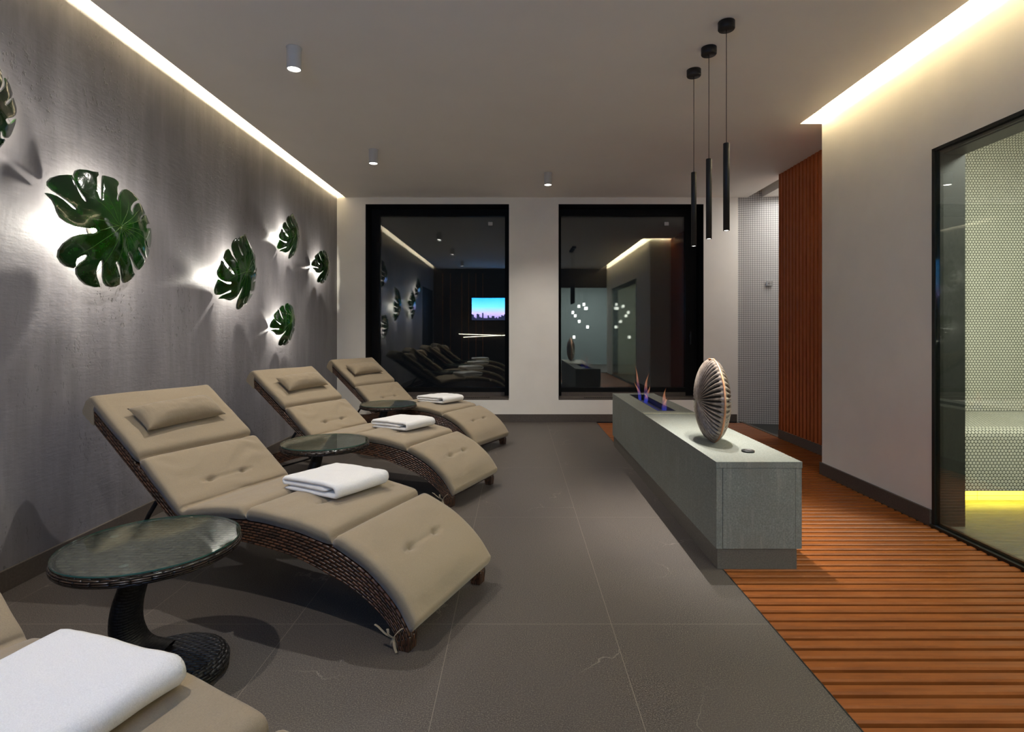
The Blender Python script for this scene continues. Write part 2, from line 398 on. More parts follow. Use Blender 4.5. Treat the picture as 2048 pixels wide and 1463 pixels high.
# back wall with its two openings
W1 = (-1.835, -.097); W2 = (.503, 2.26); ZB, ZT = .284, 2.634; DP = .30
m = MB()
for a, b in ((XL, W1[0]), (W1[1], W2[0]), (W2[1], 2.675)): m.box(a, b, YB, YB + DP + .12, 0, HT)
for a, b in (W1, W2): m.box(a, b, YB, YB + DP + .12, 0, ZB - .02); m.box(a, b, YB, YB + DP + .12, ZT, HT)
struct(m.build('wall_back', 'paint'), 'greige painted wall between and around the two dark windows')
# right wall with the glazed steam-room opening
GY0, GY1, GZ = .30, 3.135, 2.12
m = MB(); m.box(XR, XR + .15, GY1, 4.286, 0, HT); m.box(XR, XR + .15, YR, GY0, 0, HT); m.box(XR, XR + .15, GY0, GY1, GZ, HT)
m.box(XR + .15, 2.86, 4.226, 4.286, 0, HT); m.box(2.74, 2.86, 4.286, 5.73, 0, HT)
struct(m.build('wall_right', 'paint'), 'greige painted wall beside the glazed steam room')
# rear wall behind the viewpoint, opening at its right end
m = MB(); m.box(XL - .12, 1.15, YR - .12, YR, 0, HT); m.box(1.15, XR + .15, YR - .12, YR, 2.22, HT)
n = N('dark_panel'); n.set(col=lin(46, 36, 30), rough=.45); M['panel'] = n.m
struct(m.build('wall_rear', 'panel'))
# ceilings
m = MB(); m.box(-2.08, 2.206, YR, 4.336, H, H + .022); m.box(-2.08, 2.79, 4.336, YB, H, H + .022)
struct(m.build('ceiling', 'ceil'), 'plain grey ceiling with light coves along its edges')
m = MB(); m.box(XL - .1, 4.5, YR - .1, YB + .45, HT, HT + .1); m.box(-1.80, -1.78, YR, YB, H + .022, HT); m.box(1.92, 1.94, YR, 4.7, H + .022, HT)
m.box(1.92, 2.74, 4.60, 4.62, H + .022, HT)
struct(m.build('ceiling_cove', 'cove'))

# timber slat cladding on the right, at x = 2.72
m = MB(); y = 4.30
bx('wall_slat_backing', 'black', 2.728, 2.742, 4.288, 5.727, .085, H)['kind'] = 'structure'  # black sheet added behind the slats, its colour gives the gaps their shade
while y < 5.70:
    u0 = random.random() * 40; v0 = len(m.v); b = .003
    prof = [(2.728, y), (2.706 + b, y), (2.706, y + b), (2.706, y + .046 - b), (2.706 + b, y + .046), (2.728, y + .046)]
    vs = [(a, c, z) for z in (.085, H) for a, c in prof]; k = 6
    fs = [(i, i + 1, k + i + 1, k + i) for i in range(5)] + [tuple(range(k)), tuple(range(k, 2 * k))]
    m.add(vs, fs, [[(vs[q][2] + u0, vs[q][1] + vs[q][0] + u0) for q in fc] for fc in fs]); y += .0655
m.box(2.700, 2.87, 5.727, 5.742, .085, H)
struct(m.build('wall_slats', 'slat'), 'vertical orange-brown timber slat cladding')

# shower recess: mosaic back wall, floor, ceiling
def wallq(name, mat, p0, p1, z0, z1, th=.05, un=0):
    p0, p1 = Vector(p0), Vector(p1); d = (p1 - p0); L = d.length; nn = Vector((d.y, -d.x)).normalized() * th
    m = MB(); q = [p0, p1, p1 - nn, p0 - nn]
    vs = [(a.x, a.y, z0) for a in q] + [(a.x, a.y, z1) for a in q]
    fs = [(0, 1, 5, 4), (1, 2, 6, 5), (2, 3, 7, 6), (3, 0, 4, 7), (0, 3, 2, 1), (4, 5, 6, 7)]
    uvd = {0: 0, 1: L, 2: L + th, 3: -th}
    m.add(vs, fs, [[(uvd[k % 4], vs[k][2]) for k in fc] for fc in fs]); return struct(m.build(name, mat))
wallq('wall_shower', 'mosaic', (2.675, 6.765), (4.0, 6.50), -.05, HT)['label'] = 'white square mosaic shower wall'
wallq('wall_shower', 'mosaic', (4.0, 6.50), (4.0, 5.6), -.05, HT)
wallq('wall_shower', 'mosaic', (4.0, 5.68), (2.87, 5.68), -.05, HT)
m = MB(); m.box(2.715, 4.0, 5.74, 6.80, -.06, -.02); struct(m.build('floor_shower', 'slate'), 'dark slate shower floor')
bx('trim_shower', 'skirt', 2.700, 2.735, 5.742, 6.745, -.05, .004)['kind'] = 'structure'
bx('ceiling_shower', 'ceil', 2.95, 4.0, 5.742, 6.80, H - .005, H + .02)['kind'] = 'structure'
bx('ceiling_shower', 'ceil', 2.95, 2.97, 5.742, 6.80, H + .02, HT)['kind'] = 'structure'
light('shower_glow', 'AREA', (3.4, 6.15, H - .03), 7.5, (1, .97, .94), shape='RECTANGLE', size=.9, size_y=.6)

# ------------------------------------------------------------ windows
def window(idx, X0, X1, fl, fr_, vent):
    YG = YB + DP
    m = MB(); t = .004
    m.box(X0, X0 + t, YB + .001, YG + .1, ZB, ZT); m.box(X1 - t, X1, YB + .001, YG + .1, ZB, ZT); m.box(X0, X1, YB + .001, YG + .1, ZT - t, ZT)
    y0, y1 = YG - .03, YG + .06
    m.box(X0 + t, X0 + fl, y0, y1, ZB, ZT); m.box(X1 - fr_, X1 - t, y0, y1, ZB, ZT)
    m.box(X0 + fl, X1 - fr_, y0, y1, ZT - .085, ZT - t); m.box(X0 + fl, X1 - fr_, y0, y1, ZB, ZB + .10)
    o = struct(m.build('window_%d' % idx, 'black', bevel=0), 'tall dark night window in a black deep frame')
    for yy, tz in ((YG - .002, 0), (YG + .045, .0022)):
        mm = MB(); mm.box(X0 + fl - .004, X1 - fr_ + .004, yy, yy + .006, ZB + .095, ZT - .08); p = mm.build('pane', 'winglass', o)
    s = MB(); s.box(X0 + t, X1 - t, YB + .002, y0, ZB - .02, ZB); 
    s.build('sill', 'skirt', o)
    b = MB(); b.box(X0 + fl + .005, X1 - fr_ - .005, y0 - .006, y0, ZB + .002, ZB + .045); b.build('frame_bead', 'skirt', o)
    v = MB(); v.box(vent[0], vent[1], YB + .035, YB + .105, ZB, ZB + .0015)
    x = vent[0] + .01
    v.build('sill_vent', 'black', o)
    v = MB()
    while x < vent[1] - .012:
        v.add([(x, YB + .035, ZB + .0018), (x + .009, YB + .035, ZB + .0018), (x + .021, YB + .105, ZB + .0018), (x + .012, YB + .105, ZB + .0018),
               (x, YB + .035, ZB + .004), (x + .009, YB + .035, ZB + .004), (x + .021, YB + .105, ZB + .004), (x + .012, YB + .105, ZB + .004)],
              [(0, 1, 2, 3), (4, 5, 6, 7), (0, 1, 5, 4), (1, 2, 6, 5), (2, 3, 7, 6), (3, 0, 4, 7)]); x += .026
    v.build('vent_bars', 'skirt', o)
    return o, YG
o1, YG = window(1, *W1, .105, .055, (-.72, -.33))
o2, _ = window(2, *W2, .052, .135, (.82, 1.42))
for o, xc in ((o1, -.336), (o2, 1.89)):
    m = MB(); m.box(xc - .028, xc + .028, YG - .012, YG - .003, 2.43, 2.475); m.build('sensor_tag', 'white', o, bevel=.004)
m = MB(); m.box(2.165, 2.185, YG - .075, YG - .055, .93, 1.09); m.box(2.168, 2.182, YG - .056, YG - .03, 1.02, 1.05); m.build('window_handle', 'darkmetal', o2, bevel=.004)

# ------------------------------------------------------------ steam room
m = MB(); g = .012
m.box(XR - .004, XR + .03, GY1 - .010, GY1 + .012, 0, GZ + .010); m.box(XR - .004, XR + .03, GY0, GY1, GZ - .008, GZ + .010); m.box(XR - .016, XR + .03, GY0, GY1 + .014, -.03, .014)
m.box(XR + .012, XR + .03, GY1 - .03, GY1, 0, GZ); m.box(XR + .012, XR + .03, GY0, GY1, GZ - .025, GZ); m.box(XR + .012, XR + .03, GY0, GY1, 0, .03)
wf = struct(m.build('window_3', 'darkmetal'), 'frameless steam room glazing with thin dark edge profile')
m = MB(); m.box(XR + .001, XR + .011, GY0, GY1 - .012, .014, GZ - .010); m.build('pane', 'steamglass', wf)
m = MB(); m.box(XR + .03, XR + .152, GY1 - .03, GY1 + .0, 0, GZ); m.box(XR + .03, XR + .152, GY0, GY1, GZ - .03, GZ + .001)
m.box(XR + .03, XR + .152, GY0, GY0 + .03, 0, GZ); struct(m.build('trim_steam', 'slate'))
m = MB(); m.box(XR + .03, XR + .17, GY0, GY1 + .3, -.04, .012); m.box(XR + .15, 4.4, GY0 - .1, 4.22, -.04, .004); struct(m.build('floor_steam', 'steamfloor'), 'pale steam room floor lit yellow')
# bench + wall + vaulted ceiling, one extruded section with running-length UVs
def extr(prof, x0, x1, name, mat, flip=False):
    m = MB(); L = [0]
    for a, b in zip(prof, prof[1:]): L.append(L[-1] + math.hypot(a[0] - b[0], a[1] - b[1]))
    P = [[(x, a, b) for a, b in prof] for x in (x0, x1)]
    m.grid(P, lambda i, j: ((x0, x1)[min(i, 1)], L[min(j, len(L) - 1)]), smooth=True)
    return struct(m.build(name, mat, recalc=False))
pr = [(3.50, .10), (3.50, .25), (3.50, .43)] + [(3.56 - .06 * math.cos(a), .435 + .06 * math.sin(a)) for a in [R(q) for q in range(10, 91, 10)]] + [(3.7, .495), (4.0, .496), (4.20, .497)]
extr(pr, 2.50, 4.3, 'wall_steam_bench', 'penny')['label'] = 'penny mosaic steam room bench'
pr = [(4.21, .45), (4.21, 1.2), (4.21, 2.2), (4.21, 2.36)] + [(3.86 + .35 * math.cos(a), 2.36 + .28 * math.sin(a)) for a in [R(q) for q in range(10, 91, 10)]] + [(3.2, 2.66), (.2, 2.68)]
extr(pr, 2.50, 4.3, 'wall_steam', 'penny')['label'] = 'white penny mosaic steam room wall and vault'
m = MB(); m.box(2.48, 4.3, 3.505, 4.2, .095, .10); m.box(2.50, 4.3, 3.62, 3.64, 0, .10)
n = N('strip_tile'); sp = n.n('ShaderNodeSeparateXYZ'); n.l(n.coord(), sp.inputs[0]); e = []
for k, p_ in ((0, .30), (2, .0333)):
    a = uvfract(n, sp.outputs[k], p_, .02); e.append(n.math('MULTIPLY', n.math('MINIMUM', a, n.math('SUBTRACT', 1.0, a)), p_))
n.set(col=n.mix(n.fr(n.math('MINIMUM', e[0], e[1]), .001, .002), lin(80, 80, 70), lin(205, 200, 185)), rough=.4); M['strip'] = n.m
struct(m.build('trim_steam_plinth', 'strip'))
m = MB(); m.box(4.3, 4.4, GY0 - .1, 4.25, 0, 2.75); m.box(XR + .15, 4.4, GY0 - .12, GY0 - .1, 0, 2.75)
struct(m.build('wall_steam_side', 'penny'))
light('bench_strip', 'AREA', (3.4, 3.535, .088), 6, (1, .80, .08), shape='RECTANGLE', size=1.7, size_y=.02, rot=(R(35), 0, 0))
light('steam_lamp', 'AREA', (3.3, 2.4, 2.63), 46, (1, .985, .90), shape='RECTANGLE', size=.7, size_y=.7)

# ------------------------------------------------------------ back room behind the opening (seen in the window reflections)
m = MB(); m.box(.9, 4.0, -4.1, -4.0, 0, 2.7); m.box(.8, .9, -4.1, YR - .1, 0, 2.7); m.box(4.0, 4.1, -4.1, YR - .1, 0, 2.7); m.box(XR + .15, 4.0, YR - .14, YR - .1, 0, 2.7)
M['lobby'] = plain('lobby_wall', lin(150, 160, 160), .7)
struct(m.build('wall_lobby', 'lobby'))
m = MB(); m.box(.8, 4.1, -4.1, YR - .1, -.05, 0); struct(m.build('floor_lobby', 'tile'))
m = MB(); m.box(.8, 4.1, -4.1, YR - .1, 2.7, 2.8); struct(m.build('ceiling_lobby', 'ceil'))
light('lobby_lamp', 'AREA', (2.2, -2.3, 2.66), 75, (.95, 1, .97), shape='RECTANGLE', size=1.2, size_y=1.2)
cl = empty('cluster_pendant', (1.75, -1.5, 2.7)); tag(cl, 'cluster of small lit cube lamps in the room behind, seen reflected in glass', 'lamp')
m = MB(); m.box(-.25, .25, -.25, .25, -.03, 0); m.build('canopy', 'blackmetal', cl)
for k in range(9):
    x, y_, z = random.uniform(-.22, .22), random.uniform(-.22, .22), -random.uniform(.8, 1.75)
    m = MB(); m.tube([(x, y_, -.03), (x, y_, z)], .0015, 6); m.build('cord', 'blackmetal', cl)
    m = MB(); m.box(x - .03, x + .03, y_ - .03, y_ + .03, z - .08, z); m.build('cube_shade', 'cubelens', cl)

# rear wall fittings
tv = empty('television', (-.66, YR + .002, 1.66)); tag(tv, 'wall television showing a blue dusk sky, reflected in the left window', 'television')
m = MB(); m.box(-.54, .54, 0, .035, -.31, .31); m.build('casing', 'blackmetal', tv, bevel=.004)
n = N('dusk_screen'); sp = n.n('ShaderNodeSeparateXYZ'); n.l(n.coord(), sp.inputs[0])
sky = n.ramp(n.fr(sp.outputs[2], -.29, .29), [(.0, (.12, .08, .22)), (.3, (.35, .28, .62)), (.6, (.10, .42, .85)), (1, (.02, .30, .85))])
sk = n.noise(n.mapping(n.n('ShaderNodeCombineXYZ').outputs[0]), 1) 
cxx = n.n('ShaderNodeCombineXYZ'); n.l(n.math('FLOOR', n.math('MULTIPLY', sp.outputs[0], 28)), cxx.inputs[0])
wn = n.n('ShaderNodeTexWhiteNoise'); n.l(cxx.outputs[0], wn.inputs['Vector'])
sil = n.math('LESS_THAN', sp.outputs[2], n.math('ADD', n.math('MULTIPLY', n.math('POWER', wn.outputs['Value'], 2.0), .16), -.24))
n.set(col=(0, 0, 0, 1), em=n.mix(sil, sky, (.01, .012, .03, 1)), ems=7); M['screen'] = n.m
m = MB(); m.box(-.52, .52, .036, .037, -.29, .29); m.build('screen', 'screen', tv)
lb = empty('linear_wall_lamp', (-.9, YR + .02, .98)); tag(lb, 'pair of thin crossing glowing bars below the television', 'lamp')
for a, b in (((-.62, .0, .03), (.62, 0, -.01)), ((-.50, .03, -.055), (.62, .03, .0))):
    m = MB(); m.tube([a, b], .008, 8); m.build('light_bar', 'ledbar', lb)
m = MB()
for x in (-1.95, -1.75, -1.45, -1.27, -1.08, -.9, .1, .3, .55, .85): m.box(x, x + .012, YR, YR + .006, 0, 2.6)
struct(m.build('trim_strips', 'brass'))
m = MB(); m.box(XL, XL + .01, -.20, 1.28, 0, 2.12); struct(m.build('door_1', 'black'), 'dark door in the plaster wall')

# ============================================================ THINGS
# ---- stone bench with burner
BX0, BX1, BY0, BY1, BZ = .920, 1.318, 2.570, 5.370, .500
SX0, SX1, SY0, SY1 = 1.062, 1.198, 4.200, 5.260
bench = empty('stone_bench', (0, 0, 0)); bench.location = (1.12, 3.97, 0)
tag(bench, 'long low grey stone bench with a burner slot, standing half on the timber deck', 'bench')
def bpart(name, mat, boxes, bevel=0):
    m = MB()
    for b in boxes: m.box(b[0] - 1.12, b[1] - 1.12, b[2] - 3.97, b[3] - 3.97, b[4], b[5])
    return m.build(name, mat, bench, bevel=bevel)
bpart('top_slab', 'stone', [(BX0, BX1, BY0, SY0, BZ - .028, BZ), (BX0, SX0, SY0, SY1, BZ - .028, BZ), (SX1, BX1, SY0, SY1, BZ - .028, BZ), (BX0, BX1, SY1, BY1, BZ - .028, BZ)])
bpart('side_cladding', 'stone', [(BX0 + .002, BX0 + .03, BY0 + .002, BY1 - .002, .098, BZ - .0295), (BX1 - .03, BX1 - .002, BY0 + .002, BY1 - .002, .098, BZ - .0295)])
bpart('end_panel', 'stone', [(BX0 + .0315, BX1 - .0315, BY0 + .001, BY0 + .03, .098, BZ - .0295)], bevel=.0015)
bpart('end_panel', 'stone', [(BX0 + .0315, BX1 - .0315, BY1 - .03, BY1 - .001, .098, BZ - .0295)])
bpart('bottom_panel', 'stone', [(BX0 + .0315, BX1 - .0315, BY0 + .03, BY1 - .03, .098, .11)])
bpart('plinth', 'plinth', [(BX0 + .010, BX1 - .020, BY0 + .012, BY1 - .02, 0, .0975)], bevel=.001)
bpart('joint_strip', 'seam', [(BX0, BX1, 4.035, 4.085, BZ, BZ + .004)], bevel=.001)
tr = bpart('burner_tray', 'blackmetal', [(SX0, SX0 + .004, SY0, SY1, BZ - .09, BZ + .0015), (SX1 - .004, SX1, SY0, SY1, BZ - .09, BZ + .0015), (SX0, SX1, SY0, SY0 + .004, BZ - .09, BZ + .0015),
      (SX0, SX1, SY1 - .004, SY1, BZ - .09, BZ + .0015), (SX0, SX1, SY0, SY1, BZ - .094, BZ - .09), (1.085, 1.175, 4.30, 5.16, BZ - .089, BZ - .035)])
for yy in (4.44, 4.95):
    m = MB(); m.lathe([(0, 0), (.012, 0), (.012, .006), (0, .006)], 16, (1.13 - 1.12 - .045, yy - 3.97, BZ - .034)); m.build('burner_valve', 'chrome', tr)
# bio-ethanol flames
n = N('flame'); n.t.nodes.remove(n.b); sp = n.n('ShaderNodeSeparateXYZ'); n.l(n.coord('UV'), sp.inputs[0])
colr = n.ramp(sp.outputs[1], [(0, (.05, .10, .9)), (.28, (.10, .10, .6)), (.5, (.8, .30, .22)), (.8, (1, .42, .18)), (1, (.9, .25, .08))])
em = n.n('ShaderNodeEmission'); n.l(colr, em.inputs[0]); n.l(n.ramp(sp.outputs[1], [(0, (.55,) * 3), (.35, (.35,) * 3), (.6, (.9,) * 3), (.85, (.6,) * 3), (1, (.05,) * 3)]), em.inputs[1])
tr_ = n.n('ShaderNodeBsdfTransparent'); ad = n.n('ShaderNodeAddShader'); 
em2 = n.n('ShaderNodeMixShader'); em2.inputs[0].default_value = .08; n.l(tr_.outputs[0], em2.inputs[1]); n.l(em.outputs[0], em2.inputs[2])
n.l(em2.outputs[0], n.out.inputs[0]); M['flame'] = n.m
def flame(m, x, y, z, h, r, lean, ph):
    pts = []; rr = []
    K = 16
    for i in range(K):
        t = i / (K - 1)
        pts.append((x + lean * t * t + .012 * math.sin(ph + t * 6) * t, y + .012 * math.cos(ph + 5 * t) * t, z + h * t))
        rr.append(r * (math.sin(PI * min(1, (t * .8 + .22))) ** 1.1) * (1 - .75 * t) + .0004)
    rings = [[(p[0] + q * math.cos(2 * PI * k / 12), p[1] + 1.5 * q * math.sin(2 * PI * k / 12), p[2]) for k in range(12)] for p, q in zip(pts, rr)]
    m.grid(rings, lambda i, j: (j / 12, i / (K - 1)), close_v=True)
fl = [('tall wavering pale orange flame group rising from the far half of the burner slot', 5.03, [(-.02, .0, .19, .017, -.05, 0), (.02, -.05, .27, .020, .03, 1.4), (.0, .10, .34, .016, -.06, 3.0), (.05, .03, .15, .017, .03, 4), (.01, -.12, .10, .02, -.01, 5)]),
      ('small single pink-orange flame rising from the near half of the burner slot', 4.32, [(.01, 0, .20, .024, .02, .6), (.025, .04, .12, .018, .02, 2.2)])]
for lab, yy, fs in fl:
    m = MB()
    for dx, dy, h, r, ln, ph in fs: flame(m, dx, dy, 0, h, r, ln, ph)
    o = m.build('flame', 'flame', loc=(1.13, yy, BZ - .034)); tag(o, lab, 'flame', 'flames in the bench burner')
light('blue_flame_glow', 'AREA', (1.13, 4.70, BZ - .012), .13, (.06, .12, 1.0), shape='RECTANGLE', size=.02, size_y=.8)

# ---- ribbed disc vase
def vase():
    v = empty('ribbed_vase', (1.068, 3.055, BZ + .001)); tag(v, 'flat round ribbed silver-brown vase with a copper edge, standing on the stone bench', 'vase')
    n = N('pewter_ribs'); at = n.n('ShaderNodeAttribute', attribute_name='groove'); f = n.noise(n.coord(), 60, 5)
    base = n.ramp(f, [(.3, lin(138, 125, 113)), (.7, lin(184, 170, 158))])
    n.set(col=n.mix(at.outputs['Fac'], base, lin(26, 18, 14)), rough=.36, metal=n.fr(at.outputs['Fac'], 0, 1, .6, .0)); n.bump(f, .15, .002); M['pewter'] = n.m
    M['copper'] = plain('copper_edge', lin(206, 150, 116), .4, .7)
    RY, RZ, T, ZC = .200, .228, .074, .224; NR = 48; nt = NR * 8; nr = 26
    def rim(a):
        cy, cz = math.cos(a), math.sin(a); ry, rz = RY * cy, RZ * cz
        return ry, max(-ZC + .002, min(rz, ZC + .0))
    for sgn, nm in ((-1, 'ribbed_face'), (1, 'ribbed_face')):
        P = []; G = []
        for j in range(nr + 1):
            q = j / nr; row = []; gr = []
            for i in range(nt):
                a = 2 * PI * i / nt; ry, rz = rim(a)
                # swirl the ribs gently
                a2 = a + .0
                c = .5 + .5 * math.cos(NR * a2)
                amp = .0145 * min(1, q * 1.6) * (1 if q < .93 else max(0, (1 - q) / .07))
                th = T * (1 - q ** 2.3) ** .62 + .004
                th -= amp * (1 - c) ** 1.3
                row.append((sgn * th, ry * q, rz * q + ZC)); gr.append(max(0, min(1, ((1 - c) - .36) * 3.4)) * min(1, q * 2.0) * (1 if q < .95 else 0))
            P.append(row); G.append(gr)
        m = MB(); m.grid(P, close_v=True); o = m.build(nm, 'pewter', v, recalc=True)
        at_ = o.data.attributes.new('groove', 'FLOAT', 'POINT')
        # remove_doubles merged the pole; match by position
        key = {}
        for r1, r2 in zip(P, G):
            for p, g_ in zip(r1, r2): key[(round(p[0], 5), round(p[1], 5), round(p[2], 5))] = g_
        for i, vv_ in enumerate(o.data.vertices):
            at_.data[i].value = key.get((round(vv_.co.x, 5), round(vv_.co.y, 5), round(vv_.co.z, 5)), 0)
    pts = [];
    for i in range(96):
        a = 2 * PI * i / 96; ry, rz = rim(a); pts.append((0, ry * 1.003, rz * 1.0 + ZC))
    m = MB(); rg = []
    for i, p in enumerate(pts):
        c = Vector((0, 0, ZC)); d = (Vector(p) - c).normalized()
        rg.append([tuple(Vector(p) + Vector((.0055 * math.cos(b), 0, 0)) + d * .0028 * math.sin(b)) for b in [2 * PI * k / 8 for k in range(8)]])
    m.grid(rg, close_u=True, close_v=True); m.build('copper_rim', 'copper', v)
    m = MB(); m.lathe([(.010, .0), (.016, .0), (.017, .008), (.011, .009)], 20, (0, 0, 2 * ZC - .004)); m.build('mouth', 'copper', v)
    return v
vase()
pk = empty('round_knob', (1.156, 2.785, BZ)); tag(pk, 'small black round disc lying on the near end of the stone bench', 'disc')
m = MB(); m.lathe([(0, 0), (.030, 0), (.0315, .003), (.0315, .007), (.029, .009), (.024, .009), (.022, .006), (0, .006)], 40); m.build('disc_body', 'blackmetal', pk)
m = MB(); m.box(-.014, .010, -.003, .002, .006, .008); m.box(.004, .016, -.010, -.006, .006, .008); m.build('bright_mark', 'chrome', pk)

# ---- three pendants
pos = ['farthest', 'middle', 'nearest']
plab = ['black tube pendant hanging farthest from the viewer, lowest in the row of three', 'black tube pendant hanging in the middle of the row of three', 'black tube pendant nearest the viewer, its ceiling cup highest in view']
def pendant():
    p = empty('pendant_lamp', (0, 0, H))
    m = MB(); m.lathe([(0, 0), (.0425, 0), (.0425, -.036), (.040, -.040), (0, -.040)], 40); m.build('canopy', 'blackmetal', p)
    m = MB(); m.tube([(0, 0, -.04), (.0006, .001, -.25), (0, 0, -.45), (0, 0, -.632)], .0019, 8); m.build('cable', 'blackmetal', p)
    m = MB(); m.lathe([(0, -.632), (.0150, -.632), (.0162, -.634), (.0162, -1.088), (.0135, -1.088), (.0135, -1.078)], 28); m.build('tube_shade', 'blackmetal', p)
    m = MB(); m.disc(.0134, -1.0855, n=28); m.build('lens', 'pendlens', p)
    return p
pp = pendant()
for i, y in enumerate(PEND):
    o = pp if i == 0 else copy_tree(pp)
    o.location = (1.093, y, H); tag(o, plab[i], 'pendant lamp', 'tube pendants above the stone bench')

# ---- ceiling downlights
def downlight():
    p = empty('ceiling_downlight', (0, 0, H))
    m = MB(); m.lathe([(0, 0), (.043, 0), (.043, -.004), (.040, -.006), (.040, -.122), (.0365, -.124), (.034, -.118), (.032, -.112)], 36); m.build('housing', 'white', p)
    m = MB(); m.disc(.0345, -.1195, n=36); m.build('lens', 'lens', p)
    return p
dl = ['white cylinder downlight on the ceiling above the camera side, seen only in the window reflection', 'white cylinder ceiling downlight nearest the viewer, upper left', 'white cylinder ceiling downlight above the middle lounger, second in depth', 'white cylinder ceiling downlight between the two windows']
pp = downlight()
for i, (x, y) in enumerate(DOWN):
    o = pp if i == 0 else copy_tree(pp)
    o.location = (x, y, H); tag(o, dl[i], 'ceiling light', 'cylinder downlights')

# ---- sun loungers
TH = 22
WD = .605
BOT = [(-.012, .070), (.05, .155), (.14, .232), (.25, .288), (.36, .322), (.55, .350), (.75, .356), (.93, .342), (1.06, .318), (1.125, .318), (1.185, .352), (1.40, .520), (1.755, .775)]
def cushion_mesh():
    NA = 260; pth, L = spl([(a, b, 0) for a, b in BOT], NA)
    # arc positions of the creases
    def arc_at(s, z):
        return min(range(NA), key=lambda i: (pth[i].x - s) ** 2 + (pth[i].y - z) ** 2) * L / (NA - 1)
    cr = [arc_at(.33, .315), arc_at(.755, .356), arc_at(1.40, .520)]; hinge = arc_at(1.12, .318)
    ends = [0] + cr[:2] + [cr[2]] + [L]
    tuft = [((ends[0] + cr[0]) / 2 + .01, [.35, .64], 1), ((cr[0] + cr[1]) / 2, [.35, .64], .8), (arc_at(1.23, .39), [.35, .64], 1.1)]
    NT = 60
    ts = [0, .0025, .007, .015, .04] ; ts = ts + [.04 + (WD - .08) * k / NT for k in range(1, NT)] + [WD - t for t in reversed(ts)]
    tops = []; bots = []
    for i in range(NA):
        a = i * L / (NA - 1); p = pth[i]; tg = (pth[min(i + 1, NA - 1)] - pth[max(i - 1, 0)]).normalized(); nx, nz = -tg.y, tg.x
        dc = min(abs(a - c) for c in cr); de = min(a, L - a)
        pin = 1 - math.exp(-(dc / .0105) ** 1.15); end = min(1, (de / .022)) ** .5 if de < .022 else 1
        hin = 1 - .30 * math.exp(-((a - hinge) / .035) ** 2)
        rt, rb = [], []
        for t in ts:
            e = min(t, WD - t); edge = .74 + .26 * min(1, (e / .014)) ** .5 if e < .014 else 1
            th = (.008 + .044 * pin) * hin
            th *= edge
            th = th * (.35 + .65 * end)
            # belly of each pad
            th += .006 * min(1, dc / .08) * min(1, de / .08) * math.sin(PI * t / WD)
            for ta, tt, k in tuft:
                for q in tt:
                    r2 = ((a - ta) ** 2 * 1.6 + (t - q * WD) ** 2 * .55); th -= .017 * k * math.exp(-r2 / .00022)
                    th -= .006 * k * math.exp(-r2 / .006)
                if tt[0] * WD - .05 < t < tt[1] * WD + .05: th -= .0060 * k * math.exp(-((a - ta) / .0075) ** 2)
            w1 = noise.noise(Vector((a * 9, t * 5, 1.3))) * .0035 + noise.noise(Vector((a * 22, t * 7, 5.3))) * .002
            if abs(a - tuft[2][0] - .05) < .16: w1 += .0075 * math.sin((a * 60) + 6 * noise.noise(Vector((a * 3, t * 6, 2)))) * max(0, noise.noise(Vector((t * 5, a * 4, 9))) + .25) * min(1, e / .08)
            th += w1 * min(1, e / .03) * pin
            th = max(th, .006)
            side = .004 * noise.noise(Vector((a * 8, 3 if t < WD / 2 else 7, 0))) if e < .03 else 0
            pinch = .012 * (1 - pin) if e < .03 else 0
            tt_ = t + (side + pinch) * (1 if t < WD / 2 else -1)
            rt.append((p.x + nx * th, -tt_, p.y + nz * th)); rb.append((p.x + nx * .002, -(tt_ + (.004 if t < WD / 2 else -.004) * (e < .02)), p.y + nz * .002))
        tops.append(rt); bots.append(rb)
    m = MB(); rings = [a + b[::-1] for a, b in zip(tops, bots)]
    m.grid(rings, close_v=True)
    for rg in (rings[0], rings[-1]):
        k = len(rg) // 2
        for j in range(k - 1): m.add([rg[j], rg[j + 1], rg[-2 - j], rg[-1 - j]], [(0, 1, 2, 3)], None, 0, True)
    return m
TOPP = [(-.012, .022), (-.005, .070), (.055, .152), (.145, .228), (.255, .284), (.36, .318), (.55, .346), (.75, .352), (.93, .338), (1.06, .314), (1.25, .272), (1.46, .215), (1.62, .155), (1.76, .075)]
LOWP = [(.036, .0), (.052, .052), (.112, .112), (.19, .158), (.27, .192), (.344, .213), (.5, .250), (.7, .268), (.89, .264), (1.1, .230), (1.3, .180), (1.454, .132), (1.58, .085), (1.70, .035)]
def rail(m, t0, t1):
    NN = 70; a, La = spl([(x, z, 0) for x, z in TOPP], NN); b, Lb = spl([(x, z, 0) for x, z in LOWP], NN)
    a[0] = Vector((-.006, 0, 0))
    P = []
    for p, q in zip(a, b):
        P.append([(p.x, -t0, p.y), (q.x, -t0, q.y), (q.x, -t1, q.y), (p.x, -t1, p.y)])
    hh = [(a[i] - b[i]).length for i in range(NN)]; W_ = t1 - t0
    def uv(k):
        def f(i, j):
            i = min(i, NN - 1); u = i * La / (NN - 1)
            return (u, (0, .095, .095 + W_, .19 + W_)[j] if j < 4 else .19 + 2 * W_)
        return f
    m.grid(P, uv(0), close_v=True, smooth=False)
    m.add(P[0], [(0, 1, 2, 3)], [[(0, 0)] * 4]); m.add(P[-1], [(0, 1, 2, 3)], [[(0, 0)] * 4])
